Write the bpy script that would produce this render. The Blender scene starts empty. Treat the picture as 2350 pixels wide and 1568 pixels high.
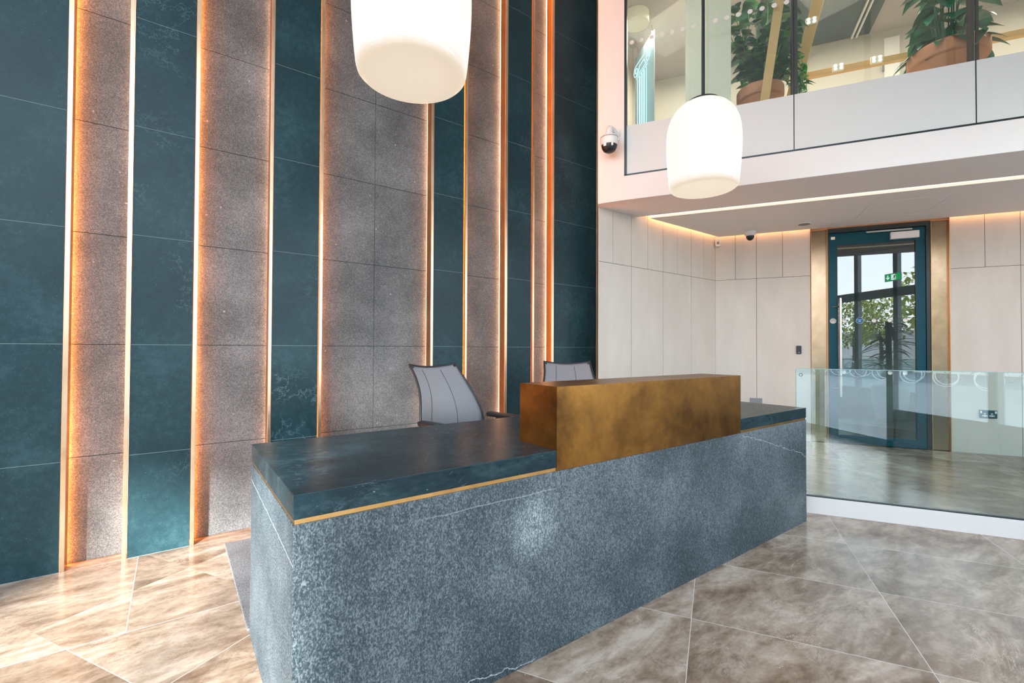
import bpy, bmesh, math, random
from mathutils import Vector, Matrix, Euler
R = math.radians
random.seed(7)
scn = bpy.context.scene
C = scn.collection
UVROT = math.atan2(-0.86794, 0.49667)          # frame of the mezzanine, rear wall and floor tiles: u right, v deep
UX, UY = math.cos(UVROT), math.sin(UVROT)
def W(u, v, z=0.0):
    return Vector((u*UX - v*UY, u*UY + v*UX, z))
def toUV(x, y):
    return (x*UX + y*UY, -x*UY + y*UX)

# ------------------------------------------------------------------ mesh helpers
class MB:
    def __init__(s): s.v = []; s.f = []; s.sm = []
    def add(s, vs, fs, smooth=False):
        o = len(s.v); s.v += [tuple(v) for v in vs]
        for f in fs: s.f.append(tuple(i+o for i in f)); s.sm.append(smooth)
        return s
    def box(s, x0, x1, y0, y1, z0, z1):
        vs = [(x, y, z) for x in (x0, x1) for y in (y0, y1) for z in (z0, z1)]
        return s.add(vs, [(0,1,3,2),(4,6,7,5),(0,4,5,1),(2,3,7,6),(0,2,6,4),(1,5,7,3)])
    def prism(s, pts, z0, z1):
        n = len(pts)
        a = sum(pts[i][0]*pts[(i+1)%n][1]-pts[(i+1)%n][0]*pts[i][1] for i in range(n))
        if a < 0: pts = pts[::-1]
        vs = [(x, y, z0) for x, y in pts]+[(x, y, z1) for x, y in pts]
        fs = [tuple(range(n-1, -1, -1)), tuple(range(n, 2*n))]+[(i, (i+1)%n, n+(i+1)%n, n+i) for i in range(n)]
        return s.add(vs, fs)
    def tube(s, pts, r, n=12, caps=True, rs=None, closed=False):
        pts = [Vector(p) for p in pts]; m = len(pts); rings = []
        up = Vector((0, 0, 1)); prev = None
        for i, p in enumerate(pts):
            if closed: t = (pts[(i+1)%m]-pts[i-1]).normalized()
            else: t = (pts[min(i+1, m-1)]-pts[max(i-1, 0)]).normalized()
            if prev is None:
                a = up if abs(t.dot(up)) < .95 else Vector((1, 0, 0))
                x = t.cross(a).normalized()
            else:
                x = (prev - t*prev.dot(t)).normalized()
            prev = x; y = t.cross(x); rr = rs[i] if rs else r
            rings.append([p+(x*math.cos(2*math.pi*k/n)+y*math.sin(2*math.pi*k/n))*rr for k in range(n)])
        o = [v for ring in rings for v in ring]; fs = []
        for i in range(m if closed else m-1):
            for k in range(n):
                fs.append((i*n+k, i*n+(k+1)%n, ((i+1)%m)*n+(k+1)%n, ((i+1)%m)*n+k))
        s.add(o, fs, True)
        if caps and not closed:
            s.add(rings[0], [tuple(range(n-1, -1, -1))]); s.add(rings[-1], [tuple(range(n))])
        return s
    def cyl(s, a, b, r, n=20): return s.tube([a, b], r, n)
    def lathe(s, prof, n=48, cx=0, cy=0, cz=0, capb=False, capt=False, M=None):
        vs = []; fs = []
        for r, z in prof:
            for k in range(n):
                a = 2*math.pi*k/n; v = Vector((r*math.cos(a), r*math.sin(a), z))
                if M: v = M @ v
                vs.append((v.x+cx, v.y+cy, v.z+cz))
        for i in range(len(prof)-1):
            for k in range(n): fs.append((i*n+k, i*n+(k+1)%n, (i+1)*n+(k+1)%n, (i+1)*n+k))
        s.add(vs, fs, True)
        if capb: s.add(vs[:n], [tuple(range(n-1, -1, -1))])
        if capt: s.add(vs[-n:], [tuple(range(n))])
        return s
    def grid(s, fn, nu, nv, smooth=True):
        vs = [fn(i/nu, j/nv) for i in range(nu+1) for j in range(nv+1)]
        fs = [(i*(nv+1)+j, (i+1)*(nv+1)+j, (i+1)*(nv+1)+j+1, i*(nv+1)+j+1) for i in range(nu) for j in range(nv)]
        return s.add(vs, fs, smooth)
    def xf(s, M): s.v = [tuple(M @ Vector(v)) for v in s.v]; return s
    def obj(s, name, mat, parent=None, loc=(0, 0, 0), rot=0, bevel=0, label=None, solid=0):
        me = bpy.data.meshes.new(name); me.from_pydata(s.v, [], s.f); me.update()
        for p, q in zip(me.polygons, s.sm): p.use_smooth = q
        bm = bmesh.new(); bm.from_mesh(me); bmesh.ops.recalc_face_normals(bm, faces=bm.faces); bm.to_mesh(me); bm.free()
        o = bpy.data.objects.new(name, me); C.objects.link(o)
        if mat: me.materials.append(mat)
        o.location = loc; o.rotation_euler = (0, 0, rot)
        if parent: o.parent = parent
        if solid:
            m = o.modifiers.new('thick', 'SOLIDIFY'); m.thickness = solid; m.offset = 0
        if bevel:
            m = o.modifiers.new('bevel', 'BEVEL'); m.width = bevel; m.segments = 2; m.limit_method = 'ANGLE'
        if label: o['label'] = label
        return o
def empty(name, loc=(0, 0, 0), rot=0, parent=None):
    o = bpy.data.objects.new(name, None); C.objects.link(o); o.location = loc; o.rotation_euler = (0, 0, rot)
    o.empty_display_size = .1
    if parent: o.parent = parent
    return o
def thing(name, label, cat, loc=(0, 0, 0), rot=0, group=None):
    return tag(empty(name, loc, rot), label, cat, group)
def tag(o, label, cat, group=None):
    o['label'] = label; o['category'] = cat
    if group: o['group'] = group
    return o
def struct(o, label=None):
    o['kind'] = 'structure'
    if label: o['label'] = label
    return o
def copy_tree(o, parent=None):
    c = o.copy(); C.objects.link(c)
    if parent: c.parent = parent
    for ch in [x for x in bpy.data.objects if x.parent == o]: copy_tree(ch, c)
    return c
def text_mesh(name, body, size, mat, parent, loc, rot, extrude=.0004, spacing=1.0):
    cu = bpy.data.curves.new(name, 'FONT'); cu.body = body; cu.size = size; cu.align_x = 'CENTER'; cu.align_y = 'CENTER'
    cu.extrude = extrude; cu.space_line = spacing
    t = bpy.data.objects.new(name, cu); C.objects.link(t)
    dg = bpy.context.evaluated_depsgraph_get(); me = bpy.data.meshes.new_from_object(t.evaluated_get(dg))
    bpy.data.objects.remove(t)
    o = bpy.data.objects.new(name, me); C.objects.link(o); me.materials.clear(); me.materials.append(mat)
    o.parent = parent; o.location = loc; o.rotation_euler = rot
    return o

# ------------------------------------------------------------------ material helpers
class NT:
    def __init__(s, name):
        s.m = bpy.data.materials.new(name); s.m.use_nodes = True; s.t = s.m.node_tree; s.t.nodes.clear()
        s.out = s.t.nodes.new('ShaderNodeOutputMaterial')
    def n(s, typ, **kw):
        nd = s.t.nodes.new(typ)
        for k, v in kw.items(): setattr(nd, k, v)
        return nd
    def inp(s, sock, v):
        if isinstance(v, bpy.types.NodeSocket): s.t.links.new(v, sock)
        elif v is not None:
            if hasattr(sock, 'default_value'):
                try: sock.default_value = v
                except Exception: sock.default_value = (v, v, v, 1) if isinstance(v, float) else tuple(v)[:len(sock.default_value)]
    def math(s, op, a, b=None, c=None, clamp=False):
        nd = s.n('ShaderNodeMath', operation=op, use_clamp=clamp)
        for i, x in enumerate((a, b, c)):
            if x is not None: s.inp(nd.inputs[i], x)
        return nd.outputs[0]
    def coord(s, rotz=0, scale=(1, 1, 1), loc=(0, 0, 0)):
        tc = s.n('ShaderNodeTexCoord'); mp = s.n('ShaderNodeMapping')
        s.t.links.new(tc.outputs['Object'], mp.inputs[0])
        mp.inputs['Rotation'].default_value = (0, 0, rotz); mp.inputs['Scale'].default_value = scale; mp.inputs['Location'].default_value = loc
        return mp.outputs[0]
    def xyz(s, v):
        nd = s.n('ShaderNodeSeparateXYZ'); s.t.links.new(v, nd.inputs[0]); return nd.outputs
    def noise(s, v, scale, detail=3, rough=.5, dist=0, col=False):
        nd = s.n('ShaderNodeTexNoise'); s.t.links.new(v, nd.inputs['Vector'])
        nd.inputs['Scale'].default_value = scale; nd.inputs['Detail'].default_value = detail
        nd.inputs['Roughness'].default_value = rough; nd.inputs['Distortion'].default_value = dist
        return nd.outputs['Color' if col else 'Fac']
    def voro(s, v, scale, feature='F1', out='Distance', rnd=1):
        nd = s.n('ShaderNodeTexVoronoi', feature=feature); s.t.links.new(v, nd.inputs['Vector']); nd.inputs['Scale'].default_value = scale
        nd.inputs['Randomness'].default_value = rnd
        return nd.outputs[out]
    def ramp(s, f, stops, interp='LINEAR'):
        nd = s.n('ShaderNodeValToRGB'); s.t.links.new(f, nd.inputs[0]); cr = nd.color_ramp; cr.interpolation = interp
        while len(cr.elements) > 1: cr.elements.remove(cr.elements[-1])
        cr.elements[0].position = stops[0][0]; es = [cr.elements[0]]
        for p, c in stops[1:]: cr.elements.new(p)
        for e, (p, c) in zip(sorted(cr.elements, key=lambda q: q.position), stops):
            e.color = (c, c, c, 1) if isinstance(c, (int, float)) else (*c, 1)
        return nd.outputs[0]
    def mix(s, f, a, b, mode='MIX'):
        nd = s.n('ShaderNodeMix', data_type='RGBA', blend_type=mode)
        for k, v in ((0, f), (6, a), (7, b)):
            if isinstance(v, bpy.types.NodeSocket): s.t.links.new(v, nd.inputs[k])
            else: nd.inputs[k].default_value = v if k == 0 else (*v, 1)
        return nd.outputs[2]
    def step(s, x, lo, hi):
        nd = s.n('ShaderNodeMapRange', interpolation_type='SMOOTHSTEP'); s.inp(nd.inputs[0], x)
        nd.inputs[1].default_value = lo; nd.inputs[2].default_value = hi; nd.inputs[3].default_value = 0; nd.inputs[4].default_value = 1
        return nd.outputs[0]
    def band(s, x, c, w, soft=None):
        d = s.math('ABSOLUTE', s.math('SUBTRACT', x, c)); soft = soft or w*.5
        nd = s.n('ShaderNodeMapRange'); s.inp(nd.inputs[0], d)
        nd.inputs[1].default_value = w; nd.inputs[2].default_value = w+soft; nd.inputs[3].default_value = 1; nd.inputs[4].default_value = 0
        return nd.outputs[0]
    def bsdf(s, col, rough=.5, metal=0.0, spec=.5, bump=None, bstr=.2, bdist=.002, **kw):
        b = s.n('ShaderNodeBsdfPrincipled'); s.inp(b.inputs['Base Color'], (*col, 1) if isinstance(col, tuple) and len(col) == 3 else col)
        s.inp(b.inputs['Roughness'], rough); s.inp(b.inputs['Metallic'], metal); s.inp(b.inputs['Specular IOR Level'], spec)
        for k, v in kw.items(): s.inp(b.inputs[k.replace('_', ' ')], v)
        if bump is not None:
            bp = s.n('ShaderNodeBump'); bp.inputs['Strength'].default_value = bstr; bp.inputs['Distance'].default_value = bdist
            s.t.links.new(bump, bp.inputs['Height']); s.t.links.new(bp.outputs[0], b.inputs['Normal'])
        s.b = b
        return b.outputs[0]
    def done(s, sh): s.t.links.new(sh, s.out.inputs[0]); return s.m
def srgb(r, g, b):
    f = lambda c: (c/255/12.92) if c/255 <= .04045 else ((c/255+.055)/1.055)**2.4
    return (f(r), f(g), f(b))
def plain(name, col, rough=.5, metal=0.0, spec=.5, **kw):
    t = NT(name); v = t.coord()
    n = t.noise(v, 9, 3)
    c = t.mix(t.math('MULTIPLY', n, .14), col, tuple(x*.8 for x in col))
    return t.done(t.bsdf(c, rough, metal, spec, **kw))
def emit(name, col, s):
    t = NT(name); e = t.n('ShaderNodeEmission'); e.inputs[0].default_value = (*col, 1); e.inputs[1].default_value = s
    return t.done(e.outputs[0])

# --- stones
def stone_honed():
    t = NT('honed_dark_stone'); v = t.coord()
    x, y, z = t.xyz(v)
    cloud = t.noise(v, 2.2, 6, .62); mott = t.noise(v, 26, 5, .7)
    f = t.math('ADD', t.math('MULTIPLY', cloud, .75), t.math('MULTIPLY', mott, .45))
    col = t.ramp(f, [(.38, (.0042, .020, .026)), (.62, (.0085, .034, .042)), (.82, (.022, .062, .072))])
    fine = t.noise(t.coord(scale=(1, 1, 1.6)), 170, 3, .7)
    col = t.mix(t.math('MULTIPLY', t.ramp(fine, [(.60, 0), (.72, .55)]), t.ramp(mott, [(.4, .35), (.6, 1)])), col, (.10, .17, .185))
    sp = t.ramp(t.voro(v, 60), [(.0, 1), (.07, .8), (.11, 0)])
    col = t.mix(t.math('MULTIPLY', sp, t.ramp(t.noise(v, 21, 2), [(.55, 0), (.66, .7)])), col, (.26, .34, .35))
    wv = t.noise(v, 1.7, 9, .68, .25)
    vein = t.math('MULTIPLY', t.band(wv, .5, .0007, .0014), t.ramp(t.noise(v, 1.3, 1), [(.60, 0), (.68, .5)]))
    col = t.mix(vein, col, (.16, .25, .27))
    # tight curling veins low on the middle panel
    wv2 = t.noise(v, 6.5, 9, .66, .35)
    m = t.math('MULTIPLY', t.step(z, 1.3, 1.05), t.math('MULTIPLY', t.step(x, .5, .56), t.step(x, .9, .85)))
    vein2 = t.math('MULTIPLY', t.band(wv2, .5, .0018, .005), t.math('MULTIPLY', m, t.ramp(t.noise(v, 3.4, 1), [(.44, .0), (.54, .7)])))
    col = t.mix(vein2, col, (.15, .25, .27))
    return t.done(t.bsdf(col, t.ramp(mott, [(.3, .36), (.7, .48)]), 0, .26, bump=mott, bstr=.06, bdist=.001))
def stone_flamed(name, dark, mid, light, streak=1.0, scale=95, contrast=1.0, desk=False):
    t = NT(name); v = t.coord(); vs = t.coord(scale=(1, 1, streak))
    g = t.noise(vs, scale, 3, .72); g2 = t.noise(vs, scale*.33, 3, .6); big = t.noise(v, 2.4, 4, .6)
    f = t.math('ADD', t.math('MULTIPLY', g, .66*contrast), t.math('ADD', t.math('MULTIPLY', g2, .16), t.math('MULTIPLY', big, .26)))
    off = .5*(.66*contrast+.42)
    col = t.ramp(f, [(off-.11, dark), (off, mid), (off+.11, light)])
    # a few pale inclusions
    sp = t.ramp(t.voro(v, 16), [(0, 1), (.07, .8), (.13, 0)])
    col = t.mix(t.math('MULTIPLY', sp, t.ramp(t.noise(v, 7, 2), [(.56, 0), (.64, .8)])), col, tuple(min(1, c*1.7) for c in light))
    if desk:
        x, y, z = t.xyz(v); nz = t.noise(v, 6, 4, .6)
        wob = t.math('MULTIPLY', t.math('SUBTRACT', nz, .5), .02)
        # long thin seam near the top, left of the brass counter, and round the end
        s1 = t.math('MULTIPLY', t.band(t.math('ADD', z, wob), .668, .0012, .0015), t.math('MULTIPLY', t.step(x, .55, .8), t.step(x, 1.30, 1.27))); s1 = t.math('MULTIPLY', s1, .4)
        s1b = t.math('MULTIPLY', t.band(t.math('ADD', t.math('ADD', z, wob), t.math('MULTIPLY', y, -.06)), .535, .0012, .002), t.math('MULTIPLY', t.step(x, .30, .29), t.step(y, 1.4382, 1.4386)))
        s1b = t.math('MULTIPLY', s1b, .55)
        # the crack by the right end, and one low on the front
        wob2 = t.math('MULTIPLY', t.math('SUBTRACT', t.noise(v, 5, 5, .65), .5), .12)
        s2 = t.math('MULTIPLY', t.band(t.math('ADD', z, t.math('ADD', wob2, t.math('MULTIPLY', x, .28))), 1.52, .0008, .0016), t.step(x, 2.80, 2.84))
        s3 = t.math('MULTIPLY', t.band(t.math('ADD', z, t.math('ADD', wob2, t.math('MULTIPLY', x, .05))), .075, .0009, .0018), t.math('MULTIPLY', t.step(x, .72, .78), t.step(x, 1.2, 1.15)))
        vein = t.math('ADD', t.math('ADD', s1, s1b), t.math('ADD', s2, s3), clamp=True)
        col = t.mix(t.math('MULTIPLY', vein, .6), col, (.46, .50, .52))
    return t.done(t.bsdf(col, t.ramp(g, [(.3, .62), (.7, .42)]), 0, .5, bump=f, bstr=.5, bdist=.004))
def floor_mat():
    t = NT('polished_marble'); v = t.coord()
    x, y, z = t.xyz(v)
    u = t.math('SUBTRACT', t.math('MULTIPLY', x, UX), t.math('MULTIPLY', y, -UY)); w = t.math('ADD', t.math('MULTIPLY', x, -UY), t.math('MULTIPLY', y, UX))
    def cell(val, off, size): return t.math('DIVIDE', t.math('SUBTRACT', val, off), size)
    cu, cw = cell(u, -.104, .8745), cell(w, 1.012, .6485)
    def grout(c, size, wd=.0015):
        fr = t.math('FRACT', c); d = t.math('MULTIPLY', t.math('MINIMUM', fr, t.math('SUBTRACT', 1, fr)), size)
        nd = t.n('ShaderNodeMapRange'); t.inp(nd.inputs[0], d); nd.inputs[1].default_value = wd*.6; nd.inputs[2].default_value = wd*1.3
        nd.inputs[3].default_value = 1; nd.inputs[4].default_value = 0
        return nd.outputs[0]
    gm = t.math('MAXIMUM', grout(cu, .8745), grout(cw, .6485))
    border = t.math('GREATER_THAN', y, 2.63)
    gb = grout(cell(x, -.15, 1.35), 1.35)
    g = t.math('ADD', t.math('MULTIPLY', gm, t.math('SUBTRACT', 1, border)), t.math('MULTIPLY', gb, border))
    g = t.math('MAXIMUM', g, t.band(y, 2.63, .0014, .0014)); g = t.math('MAXIMUM', g, t.band(y, 3.54, .001, .0012))
    cx = t.n('ShaderNodeCombineXYZ'); t.inp(cx.inputs[0], t.math('ADD', t.math('FLOOR', cu), t.math('MULTIPLY', border, 37))); t.inp(cx.inputs[1], t.math('ADD', t.math('FLOOR', cw), t.math('MULTIPLY', border, t.math('FLOOR', cell(x, -.15, 1.35)))))
    wn = t.n('ShaderNodeTexWhiteNoise', noise_dimensions='3D'); t.t.links.new(cx.outputs[0], wn.inputs[0])
    off = t.n('ShaderNodeVectorMath', operation='SCALE'); t.t.links.new(wn.outputs['Color'], off.inputs[0]); off.inputs[3].default_value = 9
    vv = t.n('ShaderNodeVectorMath', operation='ADD'); t.t.links.new(v, vv.inputs[0]); t.t.links.new(off.outputs[0], vv.inputs[1])
    mp = t.n('ShaderNodeMapping'); t.t.links.new(vv.outputs[0], mp.inputs[0]); mp.inputs['Rotation'].default_value = (0, 0, R(48)); mp.inputs['Scale'].default_value = (1, 2.3, 1)
    p = mp.outputs[0]
    n1 = t.noise(p, 1.7, 9, .66, .8); n2 = t.noise(p, 7.5, 7, .68, .5); n3 = t.noise(vv.outputs[0], 42, 4, .65)
    f = t.math('ADD', t.math('MULTIPLY', n1, .95), t.math('ADD', t.math('MULTIPLY', n2, .5), t.math('MULTIPLY', n3, .16)))
    f = t.math('ADD', f, t.math('MULTIPLY', t.math('SUBTRACT', wn.outputs['Value'], .5), .10))
    col = t.ramp(f, [(.60, (.118, .074, .044)), (.74, (.215, .152, .104)), (.85, (.31, .236, .172)), (.98, (.44, .36, .285))])
    vein = t.math('MULTIPLY', t.band(t.noise(p, 2.6, 7, .7, 1.0), .5, .0025, .005), t.ramp(t.noise(v, 1.9, 2), [(.5, 0), (.62, .7)]))
    col = t.mix(vein, col, (.52, .40, .30))
    vd = t.math('MULTIPLY', t.band(t.noise(p, 4.3, 8, .72, 1.2), .47, .003, .006), t.ramp(t.noise(v, 2.7, 2), [(.52, 0), (.62, .75)]))
    col = t.mix(vd, col, (.06, .045, .038))
    fl = t.math('MULTIPLY', t.ramp(t.voro(p, 26), [(0, 1), (.09, .6), (.15, 0)]), t.ramp(t.noise(v, 12, 2), [(.58, 0), (.66, .7)]))
    col = t.mix(fl, col, (.6, .52, .45))
    col = t.mix(g, col, (.50, .44, .39))
    rg = t.math('ADD', t.ramp(n2, [(.3, .17), (.7, .25)]), t.math('MULTIPLY', g, .3))
    return t.done(t.bsdf(col, rg, 0, .45))
def worktop_mat():
    t = NT('worktop_stone'); v = t.coord()
    p = t.coord(scale=(1, 2.2, 2.2), rotz=.3)
    cloud = t.noise(p, 3.5, 7, .65, .6); m = t.noise(p, 28, 4, .6)
    col = t.ramp(t.math('ADD', t.math('MULTIPLY', cloud, .8), t.math('MULTIPLY', m, .35)), [(.38, (.0025, .012, .016)), (.58, (.0065, .022, .028)), (.80, (.024, .050, .058))])
    sp = t.math('MULTIPLY', t.ramp(t.voro(p, 38), [(0, 1), (.10, .8), (.16, 0)]), t.ramp(t.noise(v, 17, 2), [(.55, 0), (.65, .8)]))
    col = t.mix(sp, col, (.3, .36, .36))
    vn = t.math('MULTIPLY', t.band(t.noise(p, 5, 6, .7, 1.6), .5, .003, .005), t.ramp(t.noise(v, 4, 1), [(.52, 0), (.62, .5)]))
    col = t.mix(vn, col, (.12, .17, .19))
    return t.done(t.bsdf(col, t.ramp(m, [(.3, .26), (.7, .38)]), 0, .28))
def brass(name, c0, c1, rough=.35, scale=4, metal=1.0, brush=False, rvar=.16):
    t = NT(name); v = t.coord()
    n = t.noise(v, scale, 5, .62, .4); n2 = t.noise(v, scale*5, 4, .7)
    f = t.math('ADD', t.math('MULTIPLY', n, .85), t.math('MULTIPLY', n2, .25))
    col = t.ramp(f, [(.38, c0), (.68, c1)])
    if brush:
        b = t.noise(t.coord(scale=(60, 60, 1.2)), 6, 3, .6); col = t.mix(t.math('MULTIPLY', b, .25), col, tuple(x*.6 for x in c1))
    return t.done(t.bsdf(col, t.math('ADD', t.math('MULTIPLY', n2, rvar), rough-rvar/2), metal, .5))
def glass(name, refl=.0, tint=(.96, .985, .98)):
    t = NT(name)
    tr = t.n('ShaderNodeBsdfTransparent'); tr.inputs[0].default_value = (*tint, 1)
    gl = t.n('ShaderNodeBsdfGlossy'); gl.inputs['Roughness'].default_value = 0.004; gl.inputs[0].default_value = (1, 1, 1, 1)
    fr = t.n('ShaderNodeFresnel'); fr.inputs[0].default_value = 1.5
    f = t.math('ADD', t.math('MULTIPLY', fr.outputs[0], 1-refl), refl, clamp=True)
    mx = t.n('ShaderNodeMixShader'); t.t.links.new(f, mx.inputs[0]); t.t.links.new(tr.outputs[0], mx.inputs[1]); t.t.links.new(gl.outputs[0], mx.inputs[2])
    return t.done(mx.outputs[0])
def beige_panel():
    t = NT('beige_wall_panel'); v = t.coord()
    n = t.noise(t.coord(scale=(1, 1, .35)), 5, 5, .6); n2 = t.noise(v, 60, 3, .6)
    col = t.ramp(t.math('ADD', t.math('MULTIPLY', n, .8), t.math('MULTIPLY', n2, .2)), [(.35, (.56, .515, .45)), (.65, (.62, .575, .51))])
    return t.done(t.bsdf(col, .55, 0, .35))
def mesh_fabric():
    t = NT('chair_mesh_fabric'); v = t.coord(); x, y, z = t.xyz(v)
    s = t.math('FRACT', t.math('MULTIPLY', z, 170))
    l = t.ramp(s, [(0, .25), (.18, 1), (.75, 1), (1, .25)])
    col = t.mix(l, (.08, .085, .09), (.215, .22, .235))
    return t.done(t.bsdf(col, .7, 0, .3, bump=s, bstr=.3, bdist=.001))
def leaf_mat(name, a, b):
    t = NT(name); v = t.coord(); n = t.noise(v, 14, 4, .6)
    col = t.ramp(n, [(.35, a), (.65, b)])
    return t.done(t.bsdf(col, .35, 0, .5))

M = dict(
 honed=stone_honed(),
 flamed=stone_flamed('flamed_wall_stone', (.026, .030, .031), (.088, .092, .092), (.23, .23, .23), scale=330),
 desk=stone_flamed('flamed_desk_stone', (.005, .016, .022), (.032, .051, .061), (.135, .163, .176), streak=.6, scale=250, contrast=1.1, desk=True),
 worktop=worktop_mat(), floor=floor_mat(), beige=beige_panel(),
 patina=brass('patinated_brass', (.06, .024, .005), (.31, .148, .03), .34, 2.2, metal=.85, rvar=.03),
 brass=brass('satin_brass', (.66, .46, .29), (.84, .63, .44), .32, 2.0, brush=True),
 jamb=brass('bronze_jamb', (.50, .27, .12), (.62, .36, .17), .38, 2.0, brush=True),
 kerbw=plain('kerb_paint', (.60, .585, .56), .5), plasterw=plain('white_plaster', (.70, .68, .65), .6, spec=.3),
 soffit=plain('soffit_plaster', (.86, .81, .76), .7, spec=.2),
 backing=plain('joint_backing', (.06, .05, .045), .8),
 teal=plain('dark_teal_paint', (.003, .062, .090), .42, spec=.2),
 black=plain('black_plastic', (.012, .014, .016), .4),
 blackm=plain('black_metal', (.006, .016, .02), .35),
 white=plain('white_plastic', (.78, .76, .73), .4),
 cream=plain('cream_paint', (.78, .73, .59), .5),
 steel=plain('brushed_steel', (.55, .54, .52), .3, 1.0),
 grey=plain('grey_plastic', (.22, .23, .24), .5),
 glassb=glass('balustrade_glass', .08, (.85, .955, .95)),
 glassd=glass('door_glass', .055, (.75, .85, .86)),
 glassm=glass('mezzanine_glass', .02, (.94, .97, .95)),
 frost=plain('frosted_film', (.58, .60, .575), .35, spec=.4),
 fabric=mesh_fabric(), trim=brass('gold_trim', (.50, .27, .08), (.66, .40, .15), .35, 3),
 terracotta=plain('terracotta', (.60, .28, .16), .75, spec=.2),
 soil=plain('potting_soil', (.03, .02, .014), .9),
 leaf=leaf_mat('leaf_green', (.006, .10, .055), (.03, .24, .13)),
 leafb=leaf_mat('leaf_bright_green', (.03, .28, .05), (.12, .48, .10)),
 leafd=leaf_mat('tree_foliage', (.26, .30, .04), (.62, .62, .14)),
 wood=plain('light_timber', (.68, .42, .17), .55),
 bark=plain('bark', (.10, .07, .05), .85),
 carpet=stone_flamed('mat_pile', (.05, .055, .06), (.14, .145, .15), (.33, .34, .35), scale=260, contrast=1.2),
 pave=plain('pale_paving', (.27, .26, .25), .8),
 asphalt=plain('asphalt', (.16, .16, .17), .9),
 brick=plain('street_wall', (.40, .33, .28), .9),
 darkceil=plain('dark_acoustic_panel', (.10, .13, .14), .85),
 mezzwall=plain('mezzanine_wall_paint', (.55, .52, .46), .7),
 mezzceil=plain('mezzanine_ceiling_paint', (.42, .38, .35), .8),
 led=emit('warm_cove_led', (1.0, .50, .27), 9.5), ledl=emit('amber_cove_led', (1.0, .29, .05), 36),
 ledc=emit('soffit_cove_led', (1.0, .50, .24), 24), lining=brass('door_lining_brass', (.27, .19, .125), (.44, .32, .215), .24, 2.2, brush=True),
 slot=emit('slot_diffuser', (1.0, .86, .68), 1.5),
 lens=emit('reflected_lens', (1.0, .93, .8), 6),
 neon=emit('neon_tube', (.45, .9, 1.0), 1.5),
 blue=plain('blue_vinyl', (.01, .16, .36), .5),
 green=plain('exit_green', (.01, .22, .06), .4),
 dot=plain('grey_vinyl_dot', (.62, .62, .58), .6),
)

# ------------------------------------------------------------------ camera
H = 1.25
f_px, yaw, pitch, roll = 1056.4668, 0.9358129, 0.01471538, 0.0044856
F = Vector((math.cos(yaw)*math.cos(pitch), math.sin(yaw)*math.cos(pitch), math.sin(pitch)))
Rt = Vector((math.sin(yaw), -math.cos(yaw), 0)); U = Rt.cross(F)
r2 = math.cos(roll)*Rt+math.sin(roll)*U; u2 = -math.sin(roll)*Rt+math.cos(roll)*U
cam = bpy.data.cameras.new('camera'); co = bpy.data.objects.new('camera', cam); C.objects.link(co)
co.matrix_world = Matrix(((r2.x, u2.x, -F.x, 0), (r2.y, u2.y, -F.y, 0), (r2.z, u2.z, -F.z, H), (0, 0, 0, 1)))
cam.sensor_width = 36; cam.lens = f_px/2350*36; cam.clip_start = .02; cam.clip_end = 300
scn.camera = co

# ------------------------------------------------------------------ setting: floor
CEIL = 6.2
o = MB().box(-3.0, 9.0, -1.3, 3.72, -.12, 0).obj('floor', M['floor']); struct(o, 'polished brown-grey marble floor with pale diagonal joints')
# raised platform floor behind the glass balustrade, with its white kerb
o = MB().prism([toUV(*p) for p in [W(.40, 4.235)[:2], W(5.2, 4.235)[:2], W(5.2, 6.64)[:2], W(-.05, 6.64)[:2], (4.65, 3.295)]], .001, .127).obj('floor_platform', M['floor'], rot=UVROT); struct(o, 'raised marble floor behind the glass balustrade')
o = MB().prism([(-.36, 4.158), (5.2, 4.158), (5.2, 4.234), (-.36, 4.234)], 0, .127).obj('trim_1', M['kerbw'], rot=UVROT, bevel=.002); struct(o, 'low white kerb under the glass balustrade')

# ------------------------------------------------------------------ stone feature wall
YF, YB = 3.54, 3.65
joints = [.607, 1.262, 1.917, 2.572, 3.227, 3.882, 4.537, 5.192, 5.847]
JZ = [0]+joints+[CEIL]
wall = MB().box(-3.0, 3.9, YB+.02, YB+.2, 0, CEIL).obj('wall_left', M['backing']); struct(wall, 'tall feature wall of dark stone panels and lit grey recesses')
dark = [(-3.0, -.492), (-.201, .098), (.549, .850), (1.776, 2.068), (2.549, 2.838), (3.138, 3.748)]
rec = [(-.469, -.225), (.122, .527), (.877, 1.750), (2.105, 2.517), (2.875, 3.103)]
strips = [(-.490, -.469), (-.225, -.205), (.101, .122), (.527, .546), (.856, .877), (1.750, 1.772), (2.083, 2.105), (2.517, 2.545), (2.850, 2.875), (3.103, 3.133), (3.757, 3.785)]
gap = .0012
grout = plain('pale_grout', (.20, .26, .27), .8)
groutd = plain('dark_joint', (.012, .02, .022), .8)
for x0, x1 in dark:
    m = MB()
    cuts = [x0, x1] if x1-x0 < 1 else [x0, -1.1, x1]
    for a, b in zip(JZ[:-1], JZ[1:]):
        for c, d in zip(cuts[:-1], cuts[1:]): m.box(c+(gap if c != x0 else 0), d, YF, YF+.03, a+gap, b-gap)
    p = m.obj('dark_stone_panel', M['honed'], wall); p['label'] = 'honed dark teal stone'
    MB().box(x0+.002, x1-.002, YF+.0008, YF+.02, 0, CEIL).obj('pale_joint', grout, p)
    MB().box(x0+.004, x1-.004, YF+.031, YB, 0, CEIL).obj('panel_backing', M['backing'], p)
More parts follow.
